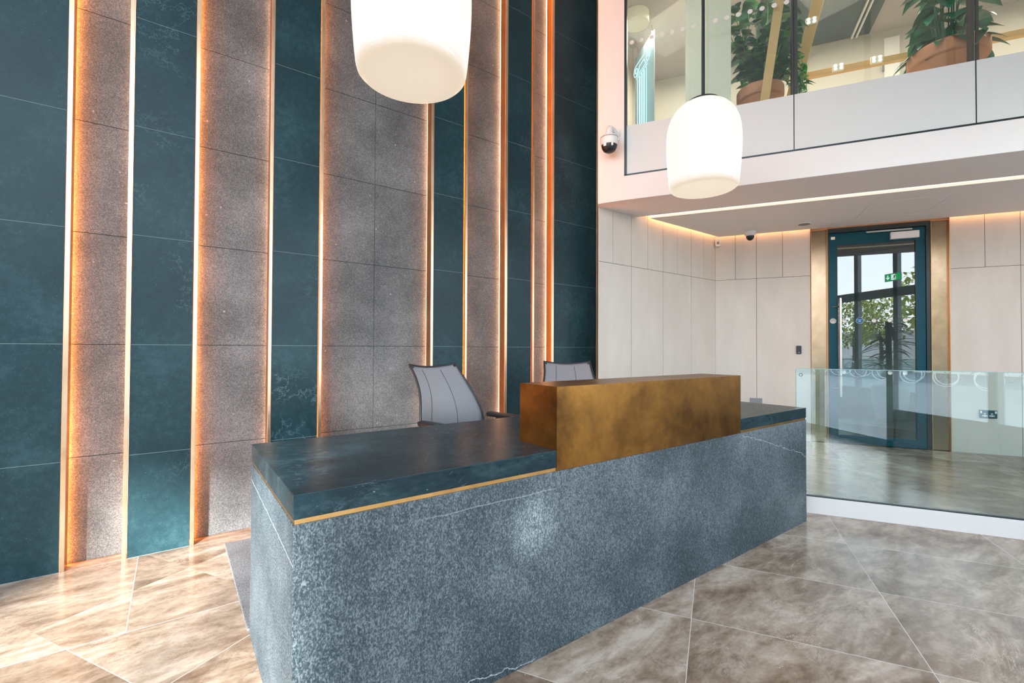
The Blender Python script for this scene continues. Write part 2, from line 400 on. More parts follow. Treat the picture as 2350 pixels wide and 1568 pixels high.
for x0, x1 in rec:
    m = MB(); cuts = [x0-.012, x1+.012] if x1-x0 < .8 else [x0-.012, 1.303, x1+.012]
    jz = [0]+joints+[CEIL]
    for a, b in zip(jz[:-1], jz[1:]):
        for c, d in zip(cuts[:-1], cuts[1:]): m.box(c+.0015, d-.0015, YB, YB+.018, a+.0018, b-.0018)
    p = m.obj('recess_stone_panel', M['flamed'], wall); p['label'] = 'rough grey flamed stone'
    MB().box(x0-.01, x1+.01, YB+.004, YB+.0185, 0, CEIL).obj('dark_joint', groutd, p)
for i, (x0, x1) in enumerate(strips):
    left = any(abs(x1-r[0]) < .002 for r in rec); right = any(abs(x0-r[1]) < .002 for r in rec)
    m = MB().box(x0, x1, YF-.006, YF+.012, 0, CEIL)
    p = m.obj('brass_strip', M['brass'], wall, bevel=.001)
    if left:
        MB().box(x1-.004, x1, YF+.0125, YB-.030, 0, CEIL).obj('brass_jamb', M['jamb'], p)
        MB().box(x1-.0155, x1-.0115, YB-.028, YB-.003, 0.002, CEIL).obj('light_strip', M['ledl'], p, label='glowing warm light strip')
    if right:
        MB().box(x0, x0+.004, YF+.0125, YB-.030, 0, CEIL).obj('brass_jamb', M['jamb'], p)
        MB().box(x0+.0115, x0+.0155, YB-.028, YB-.003, 0.002, CEIL).obj('light_strip', M['led'], p, label='glowing warm light strip')

# ------------------------------------------------------------------ beige panelled walls
lw = MB().prism([(3.545, 3.304), (3.80, 3.53), (3.80, 3.7), (5.95, 3.7), (5.90, 3.304)], 0, 3.0).obj('wall_front', M['backing']); struct(lw, 'beige panelled wall between the stone wall and the rear wall')
m = MB(); g = .0022
xs_up = [3.541, 3.76, 4.059, 4.348, 4.633, 4.918, 5.213, 5.486, 5.768]; xs_lo = [3.541, 4.059, 4.633, 5.213, 5.768]
for a, b in zip(xs_up[:-1], xs_up[1:]): m.box(a+g, b-g, 3.299, 3.303, 2.158+g, 2.96)
for a, b in zip(xs_lo[:-1], xs_lo[1:]): m.box(a+g, b-g, 3.299, 3.303, 0, 2.158-g)
m.prism([(3.541, 3.303), (3.543, 3.299), (3.797, 3.527), (3.795, 3.533)], 0, 2.96)
m.obj('beige_panel', M['beige'], lw)
bw = MB().box(-.02, 1.075, 6.652, 6.80, 0, 3.0).box(2.392, 5.3, 6.652, 6.80, 0, 3.0).box(1.075, 2.392, 6.70, 6.80, 2.72, 3.0).obj('wall_rear', M['backing'], rot=UVROT)
struct(bw, 'beige panelled rear wall around the glazed door')
m = MB()
for a, b in [(0, .24), (.24, .483), (.483, .774), (.774, 1.073), (2.389, 2.685), (2.685, 2.97), (2.97, 3.27), (3.27, 3.57), (3.57, 4.2), (4.2, 5.2)]: m.box(a+g, b-g, 6.647, 6.651, 2.158+g, 2.96)
for a, b in [(0, .483), (.483, 1.073), (2.389, 2.97), (2.97, 3.57), (3.57, 5.2)]: m.box(a+g, b-g, 6.647, 6.651, .127, 2.158-g)
m.obj('beige_panel', M['beige'], bw)
# brass linings flanking the door
for n, (a, b) in enumerate([(1.075, 1.246), (2.222, 2.388)]):
    r_ = empty('trim_%d' % (n+2), W(a, 6.64, .127), UVROT); struct(r_, 'tall brass lining %s of the glazed door' % ('left' if n == 0 else 'right'))
    w_ = b-a; h_ = 2.585
    MB().box(.006, w_-.006, .03, .034, 0, h_-.006).obj('lining_panel', M['lining'], r_)
    MB().box(0, .006, -.004, .035, 0, h_).box(w_-.006, w_, -.004, .035, 0, h_).box(0, w_, -.004, .035, h_-.006, h_).obj('lining_frame', M['jamb'], r_)

# ------------------------------------------------------------------ mezzanine edge, soffit and upper room
ml = [(3.487, 3.172), (3.461, 3.237), (3.530, 3.299), (3.79, 3.52), (3.95, 3.55), (3.95, 3.35)]
A_ = W(-.82, 4.589); A2 = W(-.82, 4.76)
mz = MB().prism([(3.487, 3.172), (3.461, 3.237), (3.530, 3.299), (3.797, 3.534), (3.797, 3.6), (4.0, 3.6), (A2.x, A2.y), (A_.x, A_.y)], 2.721, CEIL).obj('wall_right', M['plasterw'])
struct(mz, 'white mezzanine edge and pier beside the stone wall')
MB().box(-.82, 5.2, 4.589, 4.75, 2.721, 2.962).obj('fascia', M['plasterw'], mz, rot=UVROT)
P = lambda u, v: tuple(W(u, v)[:2])
def on_left(v, y):   # x on the line v=const at depth y
    return (v-.49667*y)/.86794
so = MB().prism([(3.489, 3.173), (3.463, 3.237), (3.530, 3.298), (on_left(5.235, 3.298), 3.298), P(5.2, 5.235), P(5.2, 4.592)], 2.72, 2.86)
so.prism([(on_left(5.345, 3.235), 3.235), (on_left(6.585, 3.235), 3.235), P(5.2, 6.585), P(5.2, 5.345)], 2.72, 2.80)
so = so.obj('ceiling', M['soffit']); struct(so, 'smooth grey-beige soffit under the mezzanine')
MB().prism([(3.8, 3.5), (3.95, 3.298), (4.1, 3.298), (5.9, 3.298), P(0, 6.647), P(5.2, 6.647), P(5.2, 4.76), P(-.7, 4.76)], 2.965, 3.02).obj('upper_floor_slab', M['plasterw'], so)
MB().prism([(on_left(5.237, 3.232), 3.232), (on_left(5.343, 3.232), 3.232), P(5.2, 5.343), P(5.2, 5.237)], 2.742, 2.75).obj('slot_light', M['slot'], so, label='long glowing light slot')
m = MB().box(4.33, 5.70, 3.250, 3.256, 2.805, 2.83)
m.obj('cove_light', M['ledc'], so, label='hidden warm cove light')
MB().box(.05, 5.2, 6.60, 6.606, 2.805, 2.825).obj('cove_light', M['ledc'], so, rot=UVROT, label='hidden warm cove light')
# access hatch, speaker, sensors
h = MB()
hx = [(1.43, 5.64), (2.05, 5.64), (2.06, 6.285), (1.44, 6.285)]
for (a, b), (c, d) in zip(hx, hx[1:]+hx[:1]):
    L = math.hypot(c-a, d-b); nx, ny = -(d-b)/L*.004, (c-a)/L*.004
    h.prism([(a-nx, b-ny), (c-nx, d-ny), (c+nx, d+ny), (a+nx, b+ny)], 2.7185, 2.7205)
h.obj('access_hatch', plain('hatch_edge', (.78, .75, .71), .6), so, rot=UVROT, label='flush square access hatch outline')

mr = MB().box(-1.0, 5.2, 6.66, 6.75, 3.0, 5.1).obj('wall_upper_rear', M['mezzwall'], rot=UVROT); struct(mr, 'beige rear wall of the upper room')
o = MB().prism([(3.797, 3.60), (4.0, 3.60), P(-1.0, 6.66), P(-1.2, 6.66)], 3.02, 5.1).obj('wall_upper_left', M['mezzwall']); struct(o, 'beige side wall of the upper room')
mc = MB().prism([P(-1.1, 6.7), (3.80, 3.45), P(-.7, 4.77), P(5.2, 4.77), P(5.2, 6.7)], 5.0, 5.08).obj('ceiling_upper', M['mezzceil']); struct(mc, 'ceiling of the upper room')
MB().box(.45, 1.666, 4.9, 6.62, 4.985, 4.998).obj('acoustic_panel', M['darkceil'], mc, rot=UVROT, label='dark grey ceiling panel')
MB().box(1.485, 1.50, 5.2, 6.6, 4.955, 4.984).box(1.53, 1.545, 5.2, 6.6, 4.955, 4.984).obj('cable_trunking', M['white'], mc, rot=UVROT)
m = MB()
for k in range(4):
    m.tube([W(.5+1.6*t, 5.05+.10*k+.05*math.sin(5*t+k), 4.84-.05*math.sin(3*t+k)) for t in [i/14 for i in range(15)]], .022, 8)
m.obj('service_pipe', plain('galvanised_pipe', (.45, .50, .50), .35, .8), mc)
MB().box(1.815, 1.96, 6.64, 6.655, 3.02, 4.9).obj('white_door_panel', M['white'], mr, label='pale cupboard door')
MB().box(1.80, 1.815, 6.635, 6.655, 4.52, 4.62).box(1.80, 1.815, 6.635, 6.655, 4.22, 4.32).obj('hinge', M['grey'], mr)
MB().box(1.70, 1.76, 6.635, 6.655, 4.15, 4.29).obj('wall_notice', M['grey'], mr)
post = MB().box(-.266, .141, 4.80, 5.1, 3.02, 5.0).box(-.235, -.225, 4.796, 4.80, 3.02, 5.0).box(-.064, -.054, 4.796, 4.80, 3.02, 5.0).obj('trim_4', M['cream'], rot=UVROT); struct(post, 'cream boxed column behind the mezzanine glass')

# mezzanine glazing: one thing per setting
gz = empty('window_1', W(0, 4.60), UVROT); struct(gz, 'mezzanine glazing with a frosted lower band')
panes = [(-.80, .622), (.628, 1.812), (1.818, 3.01), (3.016, 4.3)]
for a, b in panes:
    p = MB().box(a, b, -.004, .004, 2.975, CEIL-.02).obj('glass_pane', M['glassm'], gz)
    MB().box(a+.001, b-.001, -.006, -.0045, 2.976, 3.456).obj('frosted_band', M['frost'], p, label='frosted pale film')
MB().box(-.822, -.798, -.013, .03, 2.962, CEIL).box(-.822, 4.3, -.013, .03, 2.960, 2.975).obj('window_frame', M['blackm'], gz)
for u in (.625, 1.815, 3.013):
    MB().box(u-.003, u+.003, -.007, .006, 2.975, 3.46).obj('glazing_joint', M['blackm'], gz)
    MB().box(u-.012, u+.034, .03, .10, 3.02, 5.0).obj('mullion', M['black'], gz)
m = MB()
k = -.75
while k < .6:
    m.lathe([(.0001, 0), (.021, 0)], 20, M=Matrix.Rotation(R(90), 4, 'X'), cx=k, cy=-.0055, cz=4.281); k += .0945
m.obj('manifestation_dot', M['dot'], gz)

# ------------------------------------------------------------------ door
dr = empty('door_1', W(1.249, 6.647, .127), UVROT); struct(dr, 'glazed dark teal door in the beige rear wall')
wd, hd = .967, 2.588
MB().box(0, .012, -.01, .10, 0, hd).box(wd-.035, wd, -.01, .10, 0, hd).box(.012, wd-.035, -.01, .10, hd-.055, hd).obj('door_frame', M['blackm'], dr)
lf = MB().box(.014, .094, .0, .05, .006, hd-.06).box(.845, wd-.038, .0, .05, .006, hd-.06).box(.094, .845, .0, .05, hd-.205, hd-.06).box(.094, .845, .0, .05, .006, .105).obj('door_leaf', M['teal'], dr, bevel=.002)
MB().box(.090, .849, .012, .020, .100, hd-.20).obj('glass_pane', M['glassd'], dr)
MB().box(.092, .098, -.002, .006, .10, hd-.2).box(.841, .847, -.002, .006, .10, hd-.2).obj('glazing_bead', M['black'], dr)
hn = MB().tube([(.113, -.065, .565), (.113, -.065, 1.74)], .014, 16)
hn = hn.obj('pull_handle', M['steel'], dr, label='long steel tubular handle')
MB().tube([(.113, -.065, 1.64), (.113, -.045, 1.64), (.055, -.012, 1.64), (.05, .0, 1.64)], .009, 12).tube([(.113, -.065, .66), (.113, -.045, .66), (.055, -.012, .66), (.05, 0, .66)], .009, 12).obj('handle_bracket', M['steel'], hn)
cl = MB().box(.605, .865, -.045, 0, hd-.185, hd-.105).obj('door_closer', M['white'], dr, bevel=.004)
MB().box(.375, .80, -.03, -.012, hd-.088, hd-.072).box(.38, .80, -.05, -.03, hd-.094, hd-.082).obj('closer_arm', M['steel'], cl)
for z in (2.30, .14): MB().cyl((wd-.033, -.012, z), (wd-.033, -.012, z+.13), .009, 12).obj('hinge', M['blackm'], dr)
MB().box(.034, .075, -.0015, 0, 2.455, 2.488).obj('door_label', M['white'], dr)
def disc(r, mat, u, z, name, y=-.001, n=28, par=None, label=None):
    m = MB().lathe([(.0001, 0), (r, 0), (r, .001)], n, M=Matrix.Rotation(R(90), 4, 'X'), cx=u, cy=y, cz=z)
    return m.obj(name, mat, par or dr, label=label)
pl = disc(.033, M['dot'], .051, 1.470, 'pull_sticker', label='grey round sticker reading PULL')
text_mesh('sticker_text', 'PULL', .022, M['grey'], pl, (.051, -.0025, 1.470), (R(90), 0, 0))
for z in (1.468, .858):
    for u in (.169, .455, .603, .747) if z > 1 else (.162, .603, .741): disc(.0225, M['white'], u, z, 'manifestation_dot', y=.011)
bs = disc(.037, M['white'], .317, 1.470, 'fire_door_sticker', y=.011, label='blue round fire door sticker')
disc(.033, M['blue'], .317, 1.470, 'sticker_face', y=.0098, par=bs)
text_mesh('sticker_text', 'Fire door\nkeep\nshut', .0135, M['white'], bs, (.317, .0078, 1.470), (R(90), 0, 0), spacing=.95)
# lobby room behind the glazed door
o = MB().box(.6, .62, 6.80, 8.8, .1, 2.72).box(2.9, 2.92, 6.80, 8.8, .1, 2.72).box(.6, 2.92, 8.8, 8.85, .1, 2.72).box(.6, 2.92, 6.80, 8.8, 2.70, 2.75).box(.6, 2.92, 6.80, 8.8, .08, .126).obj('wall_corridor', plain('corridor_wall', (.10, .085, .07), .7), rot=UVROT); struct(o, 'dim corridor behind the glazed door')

# ------------------------------------------------------------------ glass balustrade
gb = thing('glass_balustrade', 'frameless clear glass balustrade standing on the low white kerb', 'balustrade', W(.555, 4.168, 0), UVROT)
MB().box(.02, 4.5, 0, .012, .131, 1.10).obj('glass_panel', M['glassb'], gb)
MB().box(.02, 4.5, -.001, .013, 1.1002, 1.104).box(.0165, .0198, 0, .012, .131, 1.10).obj('glass_edge', plain('green_glass_edge', (.20, .38, .36), .25), gb)
MB().box(.0, 4.5, -.007, -.0005, .1275, .135).box(.0, 4.5, .0125, .02, .1275, .135).obj('base_channel', M['blackm'], gb)
MB().lathe([(.0001, -.012), (.014, -.012), (.014, 0)], 20, M=Matrix.Rotation(R(90), 4, 'X'), cx=.05, cy=-.001, cz=1.055).obj('glass_fixing', M['steel'], gb, label='round steel fixing')

# ------------------------------------------------------------------ reception desk
X0, X1, Y0, Y1 = .284, 3.732, 1.438, 2.303
dk = thing('reception_desk', 'long reception desk of blue-grey flamed stone with a dark stone worktop', 'reception desk', (X0, Y0, 0))
def dmesh(m): return m.xf(Matrix.Translation((-X0, -Y0, 0)))
def dobj(m, name, mat, **k):
    o = m.obj(name, mat, None, **k); return o
def part(m, name, mat, root, loc, **k):
    m.xf(Matrix.Translation(-Vector(loc))); o = m.obj(name, mat, root, **k); return o
# keep object space = world space for the stone textures: use texture offset through local origin at zero
def wpart(m, name, mat, root, **k):
    o = m.obj(name, mat, root, **k); o.matrix_parent_inverse = root_inv(root); return o
def root_inv(root):
    return (Matrix.Translation(root.location) @ Matrix.Rotation(root.rotation_euler.z, 4, 'Z')).inverted()
wpart(MB().box(X0, X1, Y0, Y0+.03, 0, .738).box(X0, X0+.03, Y0+.03, Y1, 0, .738).box(X1-.03, X1, Y0+.03, Y1, 0, .738), 'stone_front', M['desk'], dk, bevel=.0015)
wpart(MB().box(X0+.004, X1-.004, Y0+.004, Y1-.01, .7385, .7525), 'brass_trim', M['trim'], dk)
BX0, BX1, BY = 1.294, 2.795, 1.692
wpart(MB().prism([(X0, Y0), (BX0-.001, Y0), (BX0-.001, BY+.001), (BX1+.001, BY+.001), (BX1+.001, Y0), (X1, Y0), (X1, Y1), (X0, Y1)], .753, .825), 'worktop', M['worktop'], dk, bevel=.0015, label='dark honed stone worktop')
ct = wpart(MB().box(BX0, BX1, Y0-.001, BY, .739, 1.09), 'raised_counter', M['patina'], dk, bevel=.0012, label='raised counter clad in patinated brass')
wpart(MB().box(X0+.03, X1-.03, Y1-.05, Y1-.03, .05, .738).box(X0+.03, X1-.03, Y0+.03, Y1-.03, .35, .37), 'inner_shelf', M['black'], dk)

# ------------------------------------------------------------------ mat
o = MB().box(0, 3.1, 0, 1.10, 0, .012).obj('floor_mat', M['carpet'], loc=(.278, 2.325, .0005), bevel=.003); tag(o, 'grey textured carpet mat on the floor behind the reception desk', 'floor mat')

# ------------------------------------------------------------------ chairs
def make_chair(label, loc, rot):
    ch = thing('office_chair', label, 'chair', loc, rot, 'mesh task chairs behind the desk')
    # local: faces -y, origin on floor under the seat
    def back(s, t):       # s 0..1 across, t 0..1 up
        z = .60+.52*t
        hw = .262+.028*math.sin(min(1, t*2.2)*math.pi*.5)*(1-t)-.055*t**1.25+.012*math.sin(t*math.pi*2)
        x = (s*2-1)
        zz = z-(.022*(1-x*x) if t > .98 else .022*(1-x*x)*t**4)
        y = .20+.04*t+.17*t*t - .055*(x*x)*(1-.4*t)+.03*math.sin(t*math.pi)*-1
        return (x*hw, y, zz)
    MB().grid(back, 16, 22).obj('backrest', M['fabric'], ch, solid=.004, label='pale grey ribbed mesh')
    bo = [x for x in C.objects if x.parent == ch][-1]
    for q in (.24, .70):
        pts = [Vector(back(q+.10*math.sin(t*1.5)*(1 if q < .5 else .35)-.08, t))+Vector((0, -.0035, 0)) for t in [i/20 for i in range(20)]]
        MB().tube(pts, .0017, 6).obj('mesh_seam', M['black'], bo)
    edge = [back(0, i/22) for i in range(23)]+[back(i/16, 1) for i in range(1, 17)]+[back(1, 1-i/22) for i in range(1, 23)]+[back(1-i/16, 0) for i in range(1, 16)]
    fr = MB().tube(edge, .0085, 8, closed=True)
    for s in (0, 1):
        c = Vector(back(s, .985)); fr.tube([c+Vector((.012*(1-2*s), -.010, -.008)), c+Vector((.012*(1-2*s), .012, -.008))], .013, 12)
    fr.obj('back_frame', M['black'], ch)
    MB().tube([(0, .215, .60), (0, .26, .52), (0, .20, .42), (0, .02, .40)], .022, 10).obj('back_support', M['black'], ch)
    def seat(s, t):
        x = s*2-1; y = t*2-1
        return (x*.25*(1-.08*y*y), -.02+y*.235, .455+.018*x*x-.03*max(0, -y)**3+.02*max(0, y)**2)
    MB().grid(seat, 14, 14).obj('seat', plain('seat_cushion', (.03, .032, .036), .8) if 'seat_cushion' not in bpy.data.materials else bpy.data.materials['seat_cushion'], ch, solid=.055)
    for sx in (-1, 1):
        a = MB().grid(lambda s, t: (sx*.305+(s-.5)*.085*(1-.25*abs(t*2-1)**3), -.16+t*.27, .755+.006*math.cos((s-.5)*3)), 6, 10)
        ar = a.obj('armrest', M['black'], ch, solid=.028, bevel=.006)
        MB().tube([(sx*.305, .02, .742), (sx*.315, .04, .60), (sx*.28, .05, .44), (sx*.12, .03, .40)], .016, 10).obj('arm_support', M['black'], ar)
    MB().cyl((0, 0, .10), (0, 0, .42), .025, 16).cyl((0, 0, .22), (0, 0, .24), .035, 16).obj('gas_column', M['grey'], ch)
    bs_ = MB()
    for k in range(5):
        a = k*2*math.pi/5+.3; d = Vector((math.cos(a), math.sin(a), 0))
        bs_.tube([d*.02+Vector((0, 0, .11)), d*.30+Vector((0, 0, .075))], .02, 8, rs=[.03, .016])
    bs_ = bs_.obj('star_base', M['grey'], ch)
    for k in range(5):
        a = k*2*math.pi/5+.3; d = Vector((math.cos(a), math.sin(a), 0)); n_ = Vector((-d.y, d.x, 0))
        MB().cyl(d*.30+n_*-.02+Vector((0, 0, .041)), d*.30+n_*.02+Vector((0, 0, .041)), .028, 14).obj('caster', M['black'], bs_)
    return ch
# local facing is -y; rot turns it
make_chair('pale grey mesh office chair behind the open left part of the desk worktop', (1.600, 2.66, .0125), math.atan2(.2, .98))
make_chair('pale grey mesh office chair half hidden behind the raised brass counter', (2.66, 2.74, .0125), -math.atan2(.55, .83))

# ------------------------------------------------------------------ pendant lamps
def shade_mat():
    t = NT('opal_glass_shade'); v = t.coord(); x, y, z = t.xyz(v)
    k = t.step(z, -.02, .07)       # the closed foot of the shade glows less than its side
    col = t.mix(k, (1.0, .80, .58), (1.0, .965, .90))
    st = t.n('ShaderNodeMapRange'); t.inp(st.inputs[0], k); st.inputs[3].default_value = .52; st.inputs[4].default_value = .655
    d = t.bsdf((.75, .73, .70), .12, 0, .5)
    t.b.inputs['Base Color'].default_value = (.12, .115, .11, 1)
    e = t.n('ShaderNodeEmission'); t.t.links.new(col, e.inputs[0]); t.t.links.new(st.outputs[0], e.inputs[1])
    a = t.n('ShaderNodeAddShader'); t.t.links.new(d, a.inputs[0]); t.t.links.new(e.outputs[0], a.inputs[1])
    return t.done(a.outputs[0])
opal = shade_mat()
def lamp(label, x, y, z):
    l = thing('pendant_lamp', label, 'lamp', (x, y, z), 0, 'opal glass pendant lamps over the desk')
    prof = [(.0001, .012), (.10, .010), (.17, .006), (.205, .003), (.222, .006), (.232, .016), (.237, .035), (.241, .07), (.246, .12), (.251, .18), (.2555, .25), (.2575, .32), (.257, .38), (.252, .44), (.242, .485), (.226, .53), (.203, .567), (.172, .60), (.135, .625), (.10, .640)]
    MB().lathe(prof, 64).obj('glass_shade', opal, l, label='glowing opal glass shade')
    MB().lathe([(.118, .612), (.128, .632), (.112, .648), (.07, .662), (.03, .668), (.0001, .668)], 40).obj('shade_cap', M['black'], l, label='dark metal cap')
    MB().cyl((0, 0, .66), (0, 0, CEIL-z-.04), .0115, 14).obj('hanging_rod', M['blackm'], l, label='black rod')
    MB().lathe([(.0001, CEIL-z-.04), (.06, CEIL-z-.04), (.06, CEIL-z-.001)], 28).obj('ceiling_rose', M['black'], l)
    return l
lamp('large opal glass pendant lamp above the open left end of the desk', .829, 1.87, 2.43)
lamp('opal glass pendant lamp on a black rod in front of the mezzanine glazing', 3.11, 1.87, 2.415)

# ------------------------------------------------------------------ small fittings
# PTZ camera on the white pier
pz = thing('security_camera', 'white and black camera with a swan neck arm fixed to the white pier', 'camera', W(-.943, 4.46, 3.17), UVROT)
MB().lathe([(.076, .060), (.084, .08), (.086, .10), (.086, .130), (.070, .152), (.040, .163)], 32).obj('housing', M['white'], pz, label='white round housing')
MB().lathe([(.0001, -.012), (.03, -.008), (.055, .008), (.070, .034), (.075, .062), (.072, .08)], 32).obj('dome', M['black'], pz, label='glossy black dome')
MB().box(-.040, -.014, -.076, -.066, .034, .060).obj('lens_window', M['white'], pz)
MB().box(.034, .050, -.066, -.056, .034, .060).obj('lens_window', M['white'], pz)
MB().lathe([(.0872, .128), (.0872, .132)], 32).obj('black_ring', M['black'], pz)  # thin black ring round the housing
MB().tube([(0, 0, .155), (0, 0, .20), (0, .02, .235), (.02, .06, .235), (.05, .128, .20)], .033, 16, rs=[.036, .034, .033, .03, .03]).box(.02, .075, .118, .128, .15, .25).obj('wall_arm', M['white'], pz)
# ceiling dome
dc = thing('dome_camera', 'small white ceiling dome camera with a black dome under the soffit', 'camera', W(.397, 6.40, 2.60), UVROT)
MB().lathe([(.045, .055), (.064, .075), (.068, .10), (.070, .1195), (.0001, .1195)], 28).obj('housing', M['white'], dc)
MB().lathe([(.0001, 0), (.018, .003), (.034, .016), (.044, .036), (.046, .056)], 28).obj('dome', M['black'], dc)
# speaker disc
sp = thing('ceiling_speaker', 'flat round grey speaker grille flush in the soffit', 'speaker', W(.95, 6.28, 2.712), UVROT)
MB().lathe([(.0001, 0), (.055, 0), (.062, .004), (.062, .0078)], 32).obj('grille', M['grey'], sp)
MB().lathe([(.062, .001), (.074, .001), (.076, .0078)], 32).obj('rim', M['soffit'], sp)
# motion sensor in the corner
pr = thing('motion_sensor', 'small white motion sensor in the corner under the soffit', 'sensor', W(.03, 6.60, 2.60), UVROT)
MB().box(-.028, .03, -.01, .035, 0, .10).obj('housing', M['white'], pr, bevel=.006)
MB().box(-.012, .018, -.013, -.0095, .025, .06).obj('sensor_window', M['grey'], pr)
# card reader
cr = thing('card_reader', 'small black card reader on the beige wall left of the door', 'card reader', W(.943, 6.645, 1.197), UVROT)
MB().box(-.027, .027, -.022, 0, 0, .10).obj('housing', M['black'], cr, bevel=.006)
MB().box(-.012, .012, -.0235, -.022, .012, .020).obj('indicator', M['grey'], cr)
# double socket behind the balustrade
sk = thing('wall_socket', 'dark double power socket low on the beige wall behind the balustrade', 'socket', W(2.695, 6.645, .517), UVROT)
MB().box(-.073, .073, -.009, 0, 0, .086).obj('face_plate', M['teal'], sk, bevel=.002)
for q in (-1, 1):
    cx = q*.029
    o = MB().box(cx-.007, cx+.007, -.0105, -.009, .040, .054).box(cx-.021, cx+.021, -.0105, -.009, .018, .032).obj('pin_slot', M['white'], sk)
    MB().box(cx-.003, cx+.003, -.0112, -.0105, .043, .051).obj('pin_hole', M['teal'], o)
    for d in (-.013, .013): MB().box(cx+d-.004, cx+d+.004, -.0112, -.0105, .022, .028).obj('pin_hole', M['teal'], o)
    MB().box(q*.060-.007, q*.060+.007, -.013, -.009, .052, .078).obj('rocker_switch', M['white'], sk)
wp = thing('wall_outlet', 'grey metal outlet plate low on the beige wall behind the desk end', 'outlet plate', W(.473, 6.645, .54), UVROT)
MB().box(-.07, .07, -.008, 0, 0, .088).obj('face_plate', M['grey'], wp, bevel=.002)
for q in (-.058, .058): MB().cyl((q, -.0095, .044), (q, -.008, .044), .004, 8).obj('screw', M['steel'], wp)

# ------------------------------------------------------------------ upper room contents
sh = MB().box(-.15, 4.6, 0, .50, .36, .40).box(-.15, -.10, .05, .45, 0, .36).box(2.2, 2.25, .05, .45, 0, .36).box(4.5, 4.55, .05, .45, 0, .36).obj('plant_shelf', M['mezzwall'], loc=W(.30, 4.74, 3.02), rot=UVROT)
tag(sh, 'low pale ledge behind the frosted band carrying the potted plants', 'shelf')
def leaf(mb, base, d, up, L, w, droop=.25, n=5, heart=False):
    d = d.normalized(); side = d.cross(up)
    if side.length < .01: side = Vector((1, 0, 0))
    side.normalize(); nrm = side.cross(d).normalized(); vs = []
    for i in range(n+1):
        t = i/n; prof = math.sin(math.pi*min(1, (t*.92+.08))**.75)*(1 if not heart else 1.15-.3*t); wv = w*max(.02, prof)
        c = base+d*(L*t)-Vector((0, 0, 1))*(droop*L*t*t)
        vs += [c-side*wv+nrm*wv*.25, c, c+side*wv+nrm*wv*.25]
    fs = []
    for i in range(n):
        a = i*3; fs += [(a, a+3, a+4, a+1), (a+1, a+4, a+5, a+2)]
    mb.add(vs, fs, True)
def pot(mb, r, h):
    mb.lathe([(.0001, 0), (r*.66, 0), (r*.84, h*.68), (r*.88, h*.70), (r*.97, h*.70), (r, h*.74), (r, h*.97), (r*.97, h), (r*.88, h), (r*.86, h*.9), (r*.84, h*.85)], 40)
# bushy plant in the smaller pot
p1 = thing('potted_plant', 'bushy trailing plant in a terracotta pot beside the cream column upstairs', 'potted plant', W(.40, 5.02, 3.421), UVROT, 'terracotta potted plants in the upper room')
m = MB(); pot(m, .205, .34); m.obj('pot', M['terracotta'], p1)
MB().lathe([(.0001, .29), (.176, .285)], 28).obj('soil', M['soil'], p1)
rnd = random.Random(3)
m1, m2, ms = MB(), MB(), MB()
for k in range(26):
    a = rnd.uniform(0, 6.28); rr = rnd.uniform(.02, .13); top = rnd.uniform(.45, 1.35)
    b = Vector((rr*math.cos(a), rr*math.sin(a), .3)); e = Vector((math.cos(a)*rnd.uniform(.08, .34), math.sin(a)*rnd.uniform(.05, .17), top))
    mid = (b+e)/2+Vector((rnd.uniform(-.06, .06), rnd.uniform(-.06, .06), .08)); pts = []
    for i in range(9):
        t = i/8; pts.append(b*(1-t)**2+mid*2*t*(1-t)+e*t*t)
    ms.tube(pts, .004, 5)
    for i in range(2, 9):
        for q in range(2):
            a2 = rnd.uniform(0, 6.28); dd = Vector((math.cos(a2), math.sin(a2), rnd.uniform(-.2, .4)))
            leaf(m1 if rnd.random() < .82 else m2, pts[i]+dd*.015, dd, Vector((0, 0, 1)), rnd.uniform(.08, .145), rnd.uniform(.04, .066), .35, 4, True)
# trailing tendrils on the right of the pot
for k in range(7):
    a = rnd.uniform(-.6, .5); b = Vector((.17*math.cos(a), .17*math.sin(a)-.03, .34)); pts = []
    ln = rnd.uniform(.12, .28)
    for i in range(8):
        t = i/7; pts.append(b+Vector((.05+.11*math.sin(t*1.6)+.01*k, -.03*t, .10*math.sin(t*3)-ln*t*t+.18*(k % 2)*(1-t))))
    ms.tube(pts, .003, 5)
    for i in range(1, 8):
        dd = Vector((rnd.uniform(-.6, 1), rnd.uniform(-.8, .3), rnd.uniform(-.5, .2)))
        leaf(m2 if rnd.random() < .55 else m1, pts[i], dd, Vector((0, 0, 1)), rnd.uniform(.05, .10), rnd.uniform(.022, .036), .3, 4, True)
m1.obj('foliage', M['leaf'], p1, label='dark green leaves'); m2.obj('foliage', M['leafb'], p1, label='bright green leaves'); ms.obj('stem', M['leafb'], p1)
